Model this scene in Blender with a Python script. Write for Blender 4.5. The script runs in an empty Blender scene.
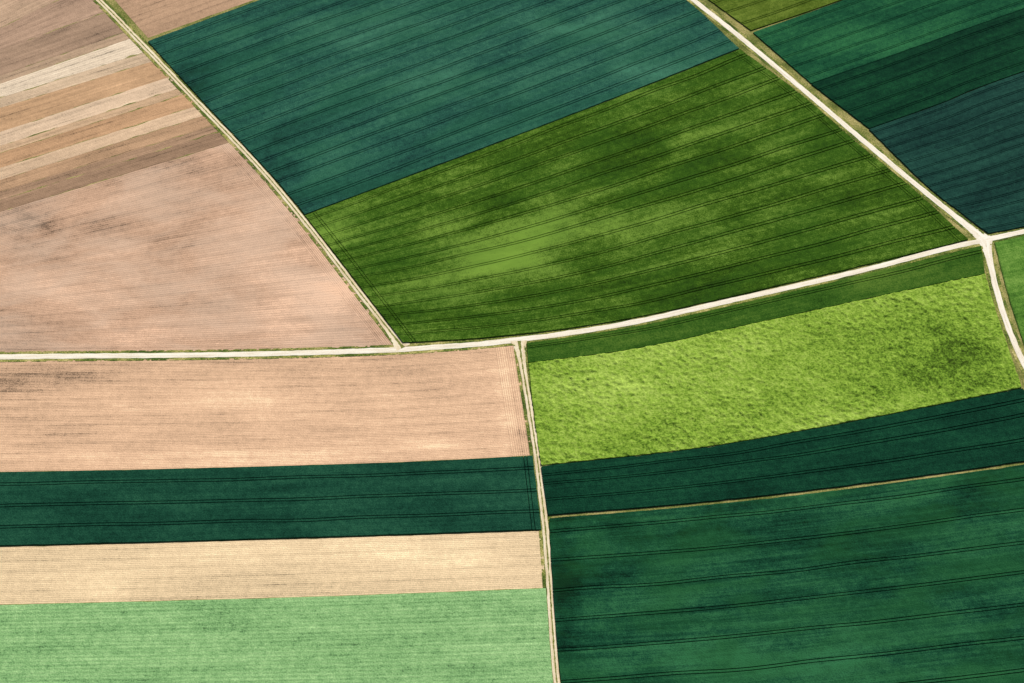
import bpy, math, numpy as np
from mathutils import Vector
rng=np.random.default_rng(7)
# ------------------------------------------------------------------ survey -> ground metres
PITCH=math.radians(50); HF=math.radians(30); W,H=1024,683
F=W/2/math.tan(HF/2); D=1051.0
CAM=np.array([0,-D*math.cos(PITCH),D*math.sin(PITCH)])
fw=np.array([0,math.cos(PITCH),-math.sin(PITCH)]); up=np.array([0,math.sin(PITCH),math.cos(PITCH)]); rt=np.array([1.,0,0])
def G(p):
    d=(p[0]-W/2)*rt+(H/2-p[1])*up+F*fw
    t=-CAM[2]/d[2]; q=CAM+t*d
    return q[:2]
def GG(ps): return np.array([G(p) for p in ps])
TAB=rng.random((256,256))
def vn(x,y,s=0):
    x=np.asarray(x,float)+s*17.3; y=np.asarray(y,float)+s*9.7
    xi=np.floor(x).astype(int); yi=np.floor(y).astype(int); fx=x-xi; fy=y-yi
    fx=fx*fx*(3-2*fx); fy=fy*fy*(3-2*fy)
    a=TAB[xi%256,yi%256]; b=TAB[(xi+1)%256,yi%256]; c=TAB[xi%256,(yi+1)%256]; d=TAB[(xi+1)%256,(yi+1)%256]
    return (a*(1-fx)+b*fx)*(1-fy)+(c*(1-fx)+d*fx)*fy
def fbm(x,y,s=0,o=4):
    t=0;a=.5;n=0
    for k in range(o):
        t=t+a*vn(x*2**k,y*2**k,s+k*3); n+=a; a*=.5
    return t/n
def smooth(P,n=8):
    P=np.asarray(P,float)
    if len(P)<3: return P
    Q=np.vstack([2*P[0]-P[1],P,2*P[-1]-P[-2]]); out=[]
    for i in range(1,len(Q)-2):
        for t in np.linspace(0,1,n,endpoint=False):
            a,b,c,d=Q[i-1],Q[i],Q[i+1],Q[i+2]
            out.append(.5*((2*b)+(-a+c)*t+(2*a-5*b+4*c-d)*t*t+(-a+3*b-3*c+d)*t**3))
    out.append(Q[-2]); return np.array(out)
def arclen(P): return np.concatenate([[0],np.cumsum(np.hypot(*np.diff(P,axis=0).T))])
def at(P,t):
    s=arclen(P); return np.stack([np.interp(t*s[-1],s,P[:,0]),np.interp(t*s[-1],s,P[:,1])],-1)
# ------------------------------------------------------------------ materials
KC=(1.10,1.14,1.24)
def lin(c): 
    r=[]
    for v,K in zip(c,KC):
        v=v/255; v=v/12.92 if v<=.04045 else ((v+.055)/1.055)**2.4
        r.append(min(v/K,.85))
    return (*r,1)
class NT:
    def __init__(s,name):
        s.m=bpy.data.materials.new(name); s.m.use_nodes=True; s.t=s.m.node_tree; s.t.nodes.clear()
        s.o=s.t.nodes.new('ShaderNodeOutputMaterial'); s.b=s.t.nodes.new('ShaderNodeBsdfPrincipled')
        s.b.inputs['Roughness'].default_value=1.; s.b.inputs['Specular IOR Level'].default_value=.04
        s.t.links.new(s.b.outputs[0],s.o.inputs[0])
    def set(s,i,v):
        if isinstance(v,bpy.types.NodeSocket): s.t.links.new(v,i)
        else: i.default_value=v
    def math(s,op,a,b=0.,c=None,clamp=False):
        n=s.t.nodes.new('ShaderNodeMath'); n.operation=op; n.use_clamp=clamp
        s.set(n.inputs[0],a); s.set(n.inputs[1],b)
        if c is not None: s.set(n.inputs[2],c)
        return n.outputs[0]
    def noise(s,vec,sc,off=(0,0,0),detail=3,rough=.5,dist=0.):
        m=s.t.nodes.new('ShaderNodeMapping'); s.set(m.inputs[0],vec); m.inputs[1].default_value=off; m.inputs[3].default_value=(sc[0],sc[1],1)
        n=s.t.nodes.new('ShaderNodeTexNoise'); s.set(n.inputs['Vector'],m.outputs[0]); n.inputs['Scale'].default_value=1
        n.inputs['Detail'].default_value=detail; n.inputs['Roughness'].default_value=rough; n.inputs['Distortion'].default_value=dist
        return n.outputs[0]
    def amp(s,x,a): return s.math('MULTIPLY',s.math('SUBTRACT',x,.5),a)
    def add(s,*xs):
        r=xs[0]
        for x in xs[1:]: r=s.math('ADD',r,x)
        return r
    def ramp(s,f,stops):
        n=s.t.nodes.new('ShaderNodeValToRGB'); s.set(n.inputs[0],f); e=n.color_ramp.elements
        e[0].position,e[0].color=stops[0]; e[1].position,e[1].color=stops[-1]
        for p,c in stops[1:-1]:
            x=e.new(p); x.color=c
        return n.outputs[0]
    def mix(s,f,a,b,mode='MIX'):
        n=s.t.nodes.new('ShaderNodeMix'); n.data_type='RGBA'; n.blend_type=mode
        s.set(n.inputs[0],f); s.set(n.inputs[6],a); s.set(n.inputs[7],b); return n.outputs[2]
    def sep(s,v):
        n=s.t.nodes.new('ShaderNodeSeparateXYZ'); s.set(n.inputs[0],v); return n.outputs
    def uv(s):
        n=s.t.nodes.new('ShaderNodeUVMap'); n.uv_map='rows'; return n.outputs[0]
    def pos(s): return s.t.nodes.new('ShaderNodeNewGeometry').outputs['Position']
    def attr(s,nm):
        n=s.t.nodes.new('ShaderNodeAttribute'); n.attribute_name=nm; return n.outputs['Fac']
    def bump(s,h,st,d):
        n=s.t.nodes.new('ShaderNodeBump'); n.inputs['Strength'].default_value=st; n.inputs['Distance'].default_value=d
        s.set(n.inputs['Height'],h); s.t.links.new(n.outputs[0],s.b.inputs['Normal'])
    def color(s,c): s.set(s.b.inputs['Base Color'],c)
cnt=[0]
def field_mat(name,dark,mid,light,a=(.8,.5,1.0),rows=0.,period=1.6,streak=(45,1.4),big=(60,28),bump=.7,tint=None,tinta=0.,headx=None,fine=.75):
    """rows run along u; a=(broad patches, streaks along rows, fine grain)"""
    n=NT(name); cnt[0]+=1; o=(cnt[0]*13.7,cnt[0]*7.1,0)
    uv=n.uv(); pos=n.pos()
    n1=n.noise(uv,(1/big[0],1/big[1]),o,4,.55,.6)
    n2=n.noise(uv,(1/streak[0],1/streak[1]),o,3,.6)
    n2b=n.noise(uv,(1/(streak[0]*2.2),1/(streak[1]*4.5)),o,2,.5)
    n3=n.noise(pos,(1/fine,1/fine),o,2,.75)
    n3b=n.noise(pos,(1/3.5,1/3.5),o,3,.65)
    f=n.add(.5,n.amp(n1,a[0]),n.amp(n2,a[1]),n.amp(n2b,a[1]*.8),n.amp(n3,a[2]),n.amp(n3b,a[2]*.6),n.attr('tone'))
    hgt=n3
    if rows:
        x,y,_=n.sep(uv)
        if headx is not None:
            g=n.math('GREATER_THAN',n.add(x,n.amp(n3b,1.5)),headx)
            y=n.add(n.math('MULTIPLY',x,g),n.math('MULTIPLY',y,n.math('SUBTRACT',1.,g)))
        ph=n.add(n.math('MULTIPLY',y,2*math.pi/period),n.amp(n3b,2.5))
        w=n.math('SINE',ph)
        w2=n.math('POWER',n.math('ABSOLUTE',n.math('SINE',n.math('MULTIPLY',y,math.pi/(period*5.3)))),14.)
        md=n.noise(uv,(1/30.,1/7.),o,2)
        md=n.math('MULTIPLY',md,md)
        f=n.add(f,n.math('MULTIPLY',n.math('MULTIPLY',w,md),rows*1.5),n.math('MULTIPLY',n.math('MULTIPLY',w2,md),-rows*2.2))
        if headx is not None:
            f=n.add(f,n.math('MULTIPLY',n.math('MULTIPLY',w,g),rows*.5))
        hgt=n.add(hgt,n.math('MULTIPLY',w,.12))
    c=n.ramp(f,[(.0,lin([v*.6 for v in dark])),(.22,lin(dark)),(.5,lin(mid)),(.8,lin(light)),(1.,lin([min(255,v*1.12) for v in light]))])
    if tint:
        nt=n.noise(uv,(1/55.,1/22.),(o[1],o[0],0),4,.6,.5)
        m=n.math('MULTIPLY',n.math('MULTIPLY',n.math('SUBTRACT',nt,.42),5.,clamp=True),tinta,clamp=True)
        c=n.mix(m,c,lin(tint))
    n.color(c); n.bump(hgt,bump,.45)
    return n.m
# ------------------------------------------------------------------ field meshes
def mkmesh(name,V,Fc,uv=None,tone=None,mats=(),mi=None,smoothf=False):
    me=bpy.data.meshes.new(name)
    V=np.asarray(V,np.float32); Fc=np.asarray(Fc,np.int32)
    me.vertices.add(len(V)); me.vertices.foreach_set('co',V.ravel())
    me.loops.add(Fc.size); me.loops.foreach_set('vertex_index',Fc.ravel())
    me.polygons.add(len(Fc)); me.polygons.foreach_set('loop_start',np.arange(0,Fc.size,4,dtype=np.int32))
    me.polygons.foreach_set('loop_total',np.full(len(Fc),4,np.int32))
    me.update(calc_edges=True)
    if uv is not None:
        l=me.uv_layers.new(name='rows'); l.data.foreach_set('uv',np.asarray(uv,np.float32)[Fc.ravel()].ravel())
    if tone is not None:
        at_=me.attributes.new('tone','FLOAT','POINT'); at_.data.foreach_set('value',np.asarray(tone,np.float32))
    for m in mats: me.materials.append(m)
    if mi is not None: me.polygons.foreach_set('material_index',np.asarray(mi,np.int32))
    me.polygons.foreach_set('use_smooth',np.full(len(Fc),smoothf))
    me.update(); ob=bpy.data.objects.new(name,me); bpy.context.scene.collection.objects.link(ob); return ob
def gridfaces(nr,nc,base=0):
    j,i=np.meshgrid(np.arange(nr-1),np.arange(nc-1),indexing='ij'); a=(j*nc+i).ravel()+base
    return np.stack([a,a+nc,a+nc+1,a+1],-1)
def lines(L,step,grooves,gw,h,g,sep=.85):
    """profile across the field: list of (pos, height, group)"""
    out=[]; used=[]
    for k,c in enumerate(grooves):
        if c<2.5 or c>L-2.5: continue
        for s in (-sep,sep):
            e0,e1=c+s-gw/2,c+s+gw/2
            out+= [(e0,h,k),(e0+.03,g,k),(e1-.03,g,k),(e1,h,k)]
        used.append(c)
    used=np.array(used) if used else np.array([-1e9])
    n=max(2,int(L/step))
    for x in np.linspace(0,L,n+1):
        if x in(0,L) or np.abs(used-x).min()>sep+gw+.5: out.append((x,h,-1))
    out=sorted(out,key=lambda q:q[0]); return out
def field(name,top,bot,mat,h=.03,tram=(),head=(),groovemat=None,blobs=(),left=None,right=None,step=(2.5,3.),gw=.5,wob=.45,lump=0.,z0=.0):
    T=smooth(GG(top)); B=smooth(GG(bot))
    Lc=smooth(GG(left)) if left is not None else np.array([T[0],B[0]])
    Rc=smooth(GG(right)) if right is not None else np.array([T[-1],B[-1]])
    Lc=Lc.copy();Rc=Rc.copy();Lc[0]=T[0];Lc[-1]=B[0];Rc[0]=T[-1];Rc[-1]=B[-1]
    LU=(arclen(T)[-1]+arclen(B)[-1])/2; LV=(arclen(Lc)[-1]+arclen(Rc)[-1])/2
    if callable(mat): mat=mat(LU)
    if np.isscalar(tram): tram=[k+rng.normal()*.5 for k in np.arange(tram*.5,LV,tram)]
    hd=[x if x>=0 else LU+x for x in head]
    g=max(.06,h*.15)
    rv=lines(LV,step[1],tram,gw,h,g); ru=lines(LU,step[0],hd,gw*.7,h,g)
    vs=np.array([r[0] for r in rv]); us=np.array([r[0] for r in ru])
    zv=np.array([r[1] for r in rv]); zu=np.array([r[1] for r in ru]); gv=np.array([r[2] for r in rv])
    U,V=np.meshgrid(us,vs); Z=np.minimum(zv[:,None],zu[None,:])
    Vm=V.copy(); sd=rng.integers(0,200)
    for k in set(gv[gv>=0]):
        r=gv==k; Vm[r]+= (vn(us/35.,np.full_like(us,k*5.3),sd)-.5)*1.3
    Vm[0]+=(fbm(us/6,us*0,sd)-.5)*2*wob; Vm[-1]+=(fbm(us/6,us*0+9,sd)-.5)*2*wob
    Um=U.copy(); Um[:,0]+=(fbm(vs/5,vs*0,sd+2)-.5)*2*wob; Um[:,-1]+=(fbm(vs/5,vs*0+4,sd+2)-.5)*2*wob
    u=Um/LU; v=Vm/LV
    uc=np.clip(u,0,1); vc=np.clip(v,0,1)
    Tt=at(T,uc);Bb=at(B,uc);Ll=at(Lc,vc);Rr=at(Rc,vc); u_=u[...,None];v_=v[...,None]
    P=(1-v_)*Tt+v_*Bb+(1-u_)*Ll+u_*Rr-((1-u_)*(1-v_)*T[0]+u_*(1-v_)*T[-1]+(1-u_)*v_*B[0]+u_*v_*B[-1])
    if h>.1: Z=Z+np.where(Z>=h-.01,(fbm(P[...,0]/4,P[...,1]/4,sd)-.5)*h*.35,0)
    if lump:
        q=fbm(P[...,0]/2.2,P[...,1]/1.8,sd,4); q2=fbm(P[...,0]/14,P[...,1]/14,sd+5,3)
        Z=Z+np.clip(q-.42,0,1)*lump*(0.2+1.6*q2)
    tone=np.zeros(U.shape)  # crop and soil patches; shading of gentle undulation is painted in too
    for bx,by,rx,ry,st in blobs:
        c=G((bx,by)); d=((P[...,0]-c[0])/rx)**2+((P[...,1]-c[1])/ry)**2
        tone+=st*np.exp(-d)*(0.2+1.6*fbm(P[...,0]/16,P[...,1]/9,sd+8,4))
    def pad(A,mode='edge'): return np.pad(A,((1,1),(1,1)),mode=mode)
    X=pad(P[...,0]);Y=pad(P[...,1]);Zp=pad(Z);Up=pad(Um);Vp=pad(Vm);Tn=pad(tone)
    Zp[0]=Zp[-1]=-.02;Zp[:,0]=Zp[:,-1]=-.02
    nr,nc=X.shape; Fc=gridfaces(nr,nc); Vt=np.stack([X,Y,Zp+z0],-1).reshape(-1,3)
    flag=(Zp<h*.5).ravel() if h>.1 else np.zeros(nr*nc,bool)
    mi=flag[Fc].all(1).astype(int)
    mats=[mat]+([groovemat] if groovemat else [mat])
    return mkmesh(name,Vt,Fc,np.stack([Up,Vp],-1).reshape(-1,2),Tn.ravel(),mats,mi,bool(lump))
def gm(name,c):
    n=NT(name); p=n.pos(); k=n.noise(p,(.8,.8),(0,0,0),3,.6)
    n.color(n.ramp(k,[(.3,lin([v*.7 for v in c])),(.7,lin(c))])); return n.m
g_dark=gm('tramline_dark_shade',(20,38,32)); g_ol=gm('tramline_olive_shade',(34,48,16))  # groove floors: darkened crop colours, shade between the plants painted in
# ------------------------------------------------------------------ tracks
A=[(-420,362),(-200,360),(0,357),(100,356),(200,355),(300,353),(390,350),(440,347),(480,344),(520,339.5),(570,333),(640,321),(720,303),(800,285),(880,266),(940,250),(985,240),(1030,230),(1150,203),(1400,150)]
Bp=[(480,-190),(560,-112),(625,-54),(692,-1),(740,37),(800,87),(860,138),(920,188),(955,216),(985,240)]
C=[(985,240),(989,258),(998,296),(1010,332),(1026,368),(1060,430),(1130,540),(1220,700)]
Dp=[(-200,-300),(-60,-160),(20,-78),(98,-1),(140,42),(200,105),(260,168),(310,228),(360,293),(403,348)]
E=[(519,341),(523,368),(529,405),(536,450),(541,490),(546,535),(550,590),(557,683),(572,800),(600,960)]
roads={'A':(A,3.5),'B':(Bp,3.5),'C':(C,3.2),'D':(Dp,3.3),'E':(E,3.2)}
RS={}
for k,(p,w) in roads.items():
    P=smooth(GG(p),10); L=arclen(P)[-1]; RS[k]=(at(P,np.linspace(0,1,int(L/1.0))),w)
def frame(P):
    t=np.gradient(P,axis=0); t/=np.hypot(t[:,0],t[:,1])[:,None]; return t,np.stack([t[:,1],-t[:,0]],-1)
GR_D,GR_M,GR_L=(60,76,34),(120,128,62),(180,172,110)
def road_mat(name,centre,edge,col=(248,243,232),col2=(232,222,204),half=1.9):
    n=NT(name); uv=n.uv(); pos=n.pos(); x,y,_=n.sep(uv); ay=n.math('ABSOLUTE',y)
    a=n.noise(pos,(1.3,1.3),(0,0,0),5,.7); b=n.noise(uv,(1/18.,1/1.1),(3,0,0),3,.6); c=n.noise(pos,(.35,.35),(7,0,0),4,.65)
    base=n.ramp(n.add(.5,n.amp(a,.7),n.amp(b,.9)),[(.1,lin([v*.85 for v in col2])),(.4,lin(col2)),(.6,lin(col)),(1,lin((254,250,242)))])
    grass=n.ramp(a,[(.3,lin(GR_D)),(.5,lin(GR_M)),(.75,lin(GR_L))])
    cm=n.math('SUBTRACT',1.,n.math('DIVIDE',ay,.75),clamp=True)
    m1=n.math('MULTIPLY',n.math('SUBTRACT',n.add(n.math('MULTIPLY',cm,1.2),n.amp(c,1.8)),1.25-centre),4.,clamp=True)
    em=n.math('MULTIPLY',n.math('SUBTRACT',n.add(ay,n.amp(c,1.4)),half-edge),2.5,clamp=True)
    n.color(n.mix(n.math('MAXIMUM',m1,em),base,grass)); n.bump(a,.3,.08); return n.m
def ribbon(name,P,w,mat,z,flare=(0,0)):
    t,nn=frame(P); L=len(P); s=arclen(P)
    cols=np.linspace(-1,1,7)
    fl=np.zeros(L)
    if flare[0]: fl+=flare[0]*np.exp(-s/7.)
    if flare[1]: fl+=flare[1]*np.exp(-(s[-1]-s)/7.)
    wl=w/2+(fbm(s/5,s*0,3)-.5)*.7+fl; wr=w/2+(fbm(s/5,s*0+5,8)-.5)*.7+fl
    off=np.where(cols[:,None]<0,cols[:,None]*wl,cols[:,None]*wr)
    Q=P[None]+nn[None]*off[...,None]
    zz=np.full(off.shape,z)+.05*(1-cols[:,None]**2)
    Vt=np.stack([Q[...,0],Q[...,1],zz],-1).reshape(-1,3)
    oo=off*(w/2)/np.where(cols[:,None]<0,wl,wr)
    return mkmesh(name,Vt,gridfaces(7,L)[:,::-1],np.stack([np.broadcast_to(s,off.shape),oo],-1).reshape(-1,2),None,[mat])
r_main=road_mat('pale_gravel',-.05,.05); r_farm=road_mat('grassy_track_gravel',.7,.2,(238,226,200),(218,200,166),1.75)
ribbon('gravel_road',RS['A'][0],3.5,r_main,.10)
ribbon('gravel_road',RS['B'][0],3.5,r_main,.11,(0,3))
ribbon('gravel_road',RS['C'][0],3.2,r_main,.12,(3,0))
ribbon('farm_track',RS['D'][0],3.3,r_farm,.13,(0,3.5))
ribbon('farm_track',RS['E'][0],3.3,r_farm,.14,(3,0))
allr={k:v[0][::2] for k,v in RS.items()}
Vv=[];Fv=[];base=0
for k,(P,w) in RS.items():
    P=at(P,np.linspace(0,1,int(len(P)/.6))); t,nn=frame(P)
    for sd in (-1,1):
        offs=w/2-.1+np.arange(0,2.1,.5)
        Q=P[None]+nn[None]*(sd*offs[:,None])[...,None]
        x,y=Q[...,0],Q[...,1]
        hgt=.02+.5*np.clip(fbm(x/1.6,y/1.6,4,3)-.35,0,1)*np.clip((offs[:,None]-offs[0])/.9,0,1)
        d=np.full(x.shape,1e9)
        for k2,R in allr.items():
            if k2==k: continue
            for s0 in range(0,len(R),60):
                c=R[s0:s0+60]
                dd=np.hypot(x[...,None]-c[:,0],y[...,None]-c[:,1]).min(-1); d=np.minimum(d,dd)
        hgt=np.where(d<3.2,-.3,hgt)
        Vv.append(np.stack([x,y,hgt],-1).reshape(-1,3)); f=gridfaces(*x.shape,base)
        Fv.append(f[:,::-1] if sd>0 else f); base+=x.size
def grass_mat():
    n=NT('verge_grass'); p=n.pos()
    a=n.noise(p,(1.1,1.1),(0,0,0),4,.7); b=n.noise(p,(.06,.06),(4,0,0),4,.6)
    n.color(n.ramp(n.add(.5,n.amp(a,1.3),n.amp(b,1.5)),[(.1,lin((46,66,26))),(.4,lin((90,110,48))),(.65,lin((156,154,88))),(.95,lin((214,198,144)))]))
    n.bump(a,.6,.3); return n.m
mkmesh('verge_grass',np.vstack(Vv),np.vstack(Fv),None,None,[grass_mat()],None,True)
n=NT('farmland_ground'); p=n.pos()
a=n.noise(p,(1.1,1.1),(0,0,0),4,.7); b=n.noise(p,(.05,.05),(4,0,0),4,.6)
near=n.ramp(n.add(.5,n.amp(a,1.2),n.amp(b,1.2)),[(.1,lin((60,74,36))),(.4,lin((112,120,62))),(.7,lin((176,164,110))),(.95,lin((214,196,148)))])
mp=n.t.nodes.new('ShaderNodeMapping'); n.set(mp.inputs[0],p); mp.inputs[2].default_value=(0,0,.35); mp.inputs[3].default_value=(1/320,1/110,1)
vo=n.t.nodes.new('ShaderNodeTexVoronoi'); vo.distance='CHEBYCHEV'; vo.inputs['Scale'].default_value=1; vo.inputs['Randomness'].default_value=.55; n.set(vo.inputs['Vector'],mp.outputs[0])
sx,_,_=n.sep(vo.outputs['Color'])
far=n.ramp(sx,[(0,lin((20,78,58))),(.25,lin((14,64,46))),(.4,lin((66,98,28))),(.55,lin((200,168,134))),(.75,lin((120,160,60))),(1,lin((34,84,72)))])
far.node.color_ramp.interpolation='CONSTANT'
vl=n.t.nodes.new('ShaderNodeVectorMath'); vl.operation='LENGTH'; n.set(vl.inputs[0],p)
far=n.mix(n.math('MULTIPLY',n.amp(b,1.),1.,clamp=True),far,lin((150,140,100)))
n.color(n.mix(n.math('GREATER_THAN',vl.outputs['Value'],620.),near,far)); n.bump(a,.4,.3)
S=15000.
mkmesh('ground',[(-S,-S,0),(S,-S,0),(S,S,0),(-S,S,0)],[(0,1,2,3)],None,None,[n.m])
# ------------------------------------------------------------------ fields
def soil(name,mid,k=1.,**kw):
    dk=[v*.87 for v in mid]; lt=[min(255,v*1.08+6) for v in mid]
    dflt=dict(a=(.8,.5,1.0),rows=.22,period=1.15,streak=(35,1.6),bump=.45); dflt.update(kw)
    return field_mat(name,dk,mid,lt,**dflt)
X0=-420
def Dedge(y):
    ys=[-300,-160,-78,0,42,105,168,228,293,346]; xs=[-200,-60,20,98,140,200,260,310,360,402]
    return (np.interp(y,ys,xs)-4.,y)
bands=[(-75,-112,(192,166,144)),(-20,-64,(182,152,130)),(28,-12,(190,162,138)),(50,12,(174,146,126)),(76,32,(164,138,118)),(84,38,(184,158,134)),(98,52,(226,208,186)),(108,61,(202,178,152)),(132,77,(194,158,124)),(146,88,(216,190,164)),(153,94,(198,168,138)),(168,106,(194,156,122)),(180,115,(208,180,152)),(192,125,(186,152,122)),(200,131,(168,138,114)),(212,142,(156,128,106))]
def ext(yl,yr):
    q=Dedge(yr); s=.36 if q[0]<60 else (yl-yr)/q[0]
    return [(X0,q[1]+s*(q[0]-X0)),((X0+q[0])/2,q[1]+s*(q[0]-X0)/2),q]
prev=(-160,-190)
for i,(yl,yr,col) in enumerate(bands):
    field('ploughed_strip',ext(*prev),ext(yl,yr),soil('strip_soil_%d'%i,col,a=(.8,.7,.9)),wob=1.2)
    prev=(yl,yr)
field('ploughed_field',ext(212,142),[(X0,357),(0,352.5),(200,351),(300,349),(398,346)],
  lambda LU: soil('bare_soil_peach',(194,160,136),a=(1.2,.6,1.),tint=(214,188,168),tinta=.45,headx=LU-9),wob=.5,
  right=[Dedge(142),Dedge(190),Dedge(240),Dedge(300),(398,346)],
  blobs=[(330,300,34,26,.45),(60,225,80,10,-.2),(250,225,60,18,.25),(120,290,60,25,.12),(200,165,30,10,-.2),(230,335,60,12,.25),(285,235,14,10,-.25),(150,240,40,6,-.12),(350,320,14,10,-.2)])
field('bare_field',[(60,-62),(300,-150),(520,-235)],[(148,38),(262,-3),(548,-106)],soil('bare_soil_top',(184,152,126)),wob=.5)
field('wheat_field',[(148,42),(262,0),(400,-48),(553,-103)],[(305,215),(450,161),(600,104),(739,49)],
  field_mat('wheat_bluegreen',(24,60,56),(38,87,75),(58,110,90),tint=(34,90,64),tinta=.35),h=.8,tram=11.,head=(),groovemat=g_dark,
  left=[(148,42),(204,103),(263,166),(305,215)],right=[(553,-103),(622,-48),(689,3),(739,49)],
  blobs=[(275,180,16,40,-.35),(190,90,12,30,-.3),(560,25,60,20,.25),(430,90,60,20,.2),(640,70,50,15,.2),(350,30,60,18,.15)])
field('barley_field',[(305,216),(450,162),(600,105),(740,50)],[(403,343),(470,339.5),(520,334.5),(570,328.5),(640,317),(720,299.5),(800,281),(880,262),(968,240)],
  field_mat('barley_green',(40,68,14),(60,94,22),(106,138,54),a=(1.1,.5,1.1),tint=(48,90,26),tinta=.3),h=.8,tram=11.,head=(6,-5),groovemat=g_ol,
  left=[(305,216),(338,258),(364,292),(403,343)],right=[(740,50),(797,92),(858,144),(918,194),(968,240)],
  blobs=[(500,262,30,14,.6),(545,235,60,12,.28),(450,290,30,10,.25),(640,215,50,10,.25),(330,235,16,12,.35),(720,100,40,14,.15),(620,295,70,12,-.15),(870,210,50,20,-.12),(600,150,60,18,-.1)])
XR=1400
field('barley_field',[(640,-50),(800,-112),(1100,-222),(1300,-290)],[(751,31),(845,-1),(1100,-92),(XR,-200)],field_mat('barley_yellowgreen',(58,78,18),(80,102,32),(110,130,52)),h=.7,tram=14.,groovemat=g_ol)
field('wheat_field',[(753,33),(846,0),(1100,-90),(XR,-198)],[(811,84),(900,53),(1024,9),(XR,-122)],field_mat('wheat_mid',(14,60,42),(26,80,54),(44,104,66)),h=.7,tram=15.,groovemat=g_dark,blobs=[(850,40,40,14,.2)])
field('wheat_field',[(811,84.5),(900,53.5),(1024,9.5),(XR,-121)],[(869,129),(940,104),(1024,71.5),(XR,-59)],field_mat('wheat_dark',(6,42,30),(14,56,38),(24,76,48)),h=.72,tram=15.,groovemat=g_dark)
field('wheat_field',[(869,130),(940,105),(1024,72.5),(XR,-58)],[(988,234),(1024,227),(1150,199),(XR,146)],field_mat('wheat_teal',(16,44,42),(26,62,56),(38,80,70)),h=.8,tram=11.,groovemat=g_dark,
  left=[(869,130),(924,184),(959,212),(988,234)])
field('pasture',[(994,243),(1030,235),(1150,208),(XR,156)],[(1033,372),(1100,352),(1200,330),(XR,300)],field_mat('pasture_green',(56,96,34),(86,130,50),(118,156,72)),h=.25,lump=.5,step=(1.2,1.2),left=[(994,243),(999,262),(1011,306),(1033,372)])
field('wheat_field',[(1036,376),(1100,356),(1200,334),(XR,304)],[(1230,700),(1300,690),(1400,680),(1600,650)],field_mat('wheat_far_right',(10,50,36),(14,70,48),(30,90,60)),h=.7,tram=15.,groovemat=g_dark,left=[(1038,376),(1072,430),(1142,540),(1230,700)])
field('grass_strip',[(527,343.5),(570,337.5),(640,326),(720,308.5),(800,290),(880,271),(940,256),(981,246)],[(528,363),(640,348),(760,322),(880,296),(985,274)],
  field_mat('grass_dark',(36,70,18),(54,92,28),(82,114,42)),h=.45,tram=[4.],groovemat=g_ol,blobs=[(900,280,60,10,.2)])
field('meadow',[(528,363.5),(640,348.5),(760,322.5),(880,296.5),(985,274.5)],[(541,466),(700,448),(850,422),(1022,388)],
  field_mat('meadow_lime',(88,122,36),(132,166,60),(162,190,88),a=(.7,.2,1.3),streak=(10,5),fine=1.1,bump=.9),h=.3,lump=1.9,step=(.6,.6),wob=.6,
  left=[(528,363.5),(532,400),(537,440),(541,466)],right=[(985,274.5),(994,305),(1006,342),(1022,388)],
  blobs=[(900,370,60,20,-.2),(960,340,30,30,-.15),(620,390,60,14,.2),(700,350,60,10,.15),(950,300,30,12,.15),(780,400,50,10,-.1)])
field('wheat_field',[(541,467),(700,449),(850,423),(1022,389)],[(548,515.5),(700,502.7),(850,485.7),(1024,461.7),(1090,449)],
  field_mat('wheat_deep',(8,42,30),(14,58,42),(26,78,54)),h=.8,tram=[7,15,28,42,54],groovemat=g_dark,right=[(1022,389),(1090,449)])
field('wheat_field',[(549,519),(700,506.3),(850,489.3),(1024,465.3),(1092,454)],[(600,960),(800,950),(1000,930),(1330,900)],
  field_mat('wheat_green',(12,52,36),(24,74,52),(44,100,66),a=(1.2,.9,1.),tint=(32,86,46),tinta=.5),h=.75,tram=18.,head=(),groovemat=g_dark,
  left=[(549,519),(553,590),(561,683),(577,800),(600,960)],right=[(1092,454),(1150,560),(1230,700),(1330,900)],
  blobs=[(800,665,60,8,.45),(700,640,60,20,.2),(565,580,8,60,-.3),(900,540,80,15,-.1),(950,620,50,12,.15)])
def E_(y,d=-4.): 
    return (np.interp(y,[341,368,405,450,490,535,590,683,800,960],[519,523,529,536,541,546,550,557,572,600])+d,y)
field('bare_field',[(X0,369),(0,361.5),(200,359),(300,357.5),(390,354.5),(440,351),(480,348),(515,345)],[(X0,478),(0,472),(200,468),(400,462),E_(455.5)],
  lambda LU: soil('bare_soil_tan',(214,178,148),headx=LU-11),wob=.5,blobs=[(200,400,90,12,.2),(60,380,60,10,-.2),(420,430,60,14,.15),(505,400,6,60,.2),(300,455,120,8,.2)])
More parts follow.
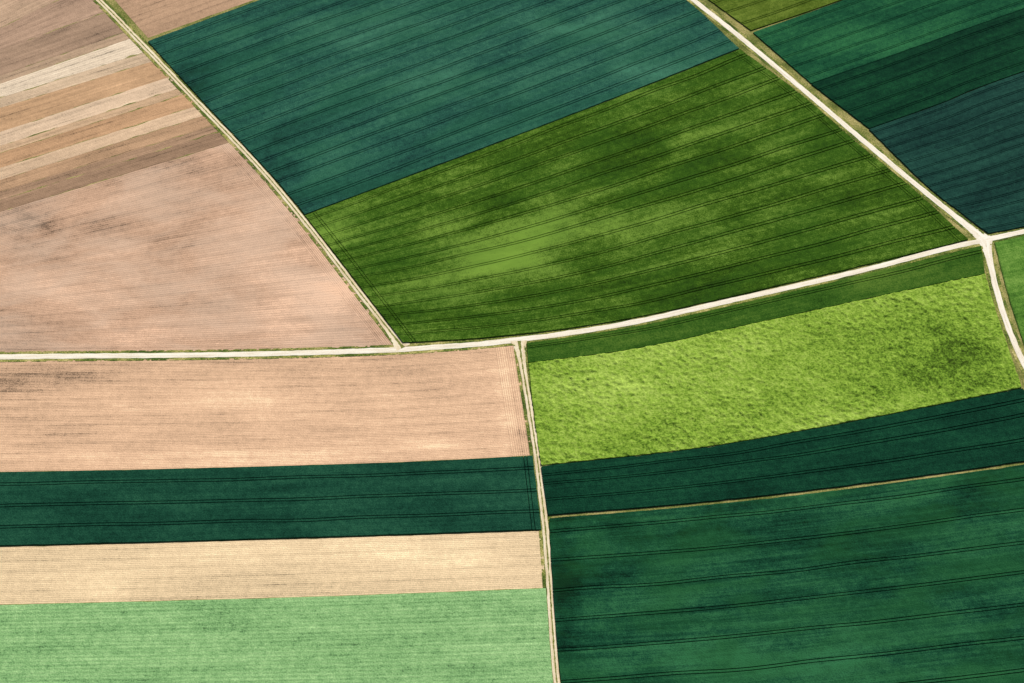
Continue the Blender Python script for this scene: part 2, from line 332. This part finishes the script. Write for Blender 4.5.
field('wheat_field',[(X0,479.5),(0,473),(200,469),(400,463),E_(456.5)],[(X0,553),(0,546),(300,538),E_(530)],
  field_mat('wheat_bluegreen_dark',(14,52,40),(24,70,54),(40,90,68)),h=.8,tram=[8,22,36,50,65],head=(-4,),groovemat=g_dark)
field('bare_field',[(X0,553.5),(0,547),(300,539),E_(531)],[(X0,612),(0,604.5),(300,597),E_(588)],soil('bare_soil_straw',(222,198,162),a=(.5,.35,1.)),wob=.5,blobs=[(350,550,90,12,.25),(100,580,60,10,.15)])
field('young_crop_field',[(X0,612.5),(0,605),(300,597.5),E_(588.5)],[(X0,905),(0,900),(300,900),(588,900)],
  field_mat('young_crop_mint',(108,154,100),(136,182,122),(160,202,142),rows=.1,period=2.2,a=(.5,.6,1.3)),h=.3,right=[E_(588.5),E_(683),E_(800),(588,900)],wob=.5)
# ------------------------------------------------------------------ light, sky, camera
el=math.radians(42); az=math.radians(28)   # azimuth clockwise from +Y
sd=Vector((math.sin(az)*math.cos(el),math.cos(az)*math.cos(el),math.sin(el)))
s=bpy.data.lights.new('sun','SUN'); s.energy=5.0; s.angle=math.radians(.5); s.color=(1,.96,.9)
so=bpy.data.objects.new('sun',s); so.rotation_euler=sd.to_track_quat('Z','Y').to_euler(); so.location=(0,0,500); bpy.context.scene.collection.objects.link(so)
w=bpy.data.worlds.new('World'); bpy.context.scene.world=w; w.use_nodes=True; nt=w.node_tree
sk=nt.nodes.new('ShaderNodeTexSky'); sk.sky_type='NISHITA'; sk.sun_disc=False; sk.sun_elevation=el; sk.sun_rotation=az
bg=nt.nodes['Background']; bg.inputs[1].default_value=.07; nt.links.new(sk.outputs[0],bg.inputs[0])
cd=bpy.data.cameras.new('camera'); cd.sensor_width=36; cd.lens=18/math.tan(HF/2); cd.clip_start=1; cd.clip_end=60000
co=bpy.data.objects.new('camera',cd); co.location=CAM.tolist(); co.rotation_euler=(math.pi/2-PITCH,0,0); bpy.context.scene.collection.objects.link(co)
sc=bpy.context.scene; sc.camera=co; sc.view_settings.view_transform='Standard'; sc.view_settings.look='None'; sc.view_settings.exposure=0
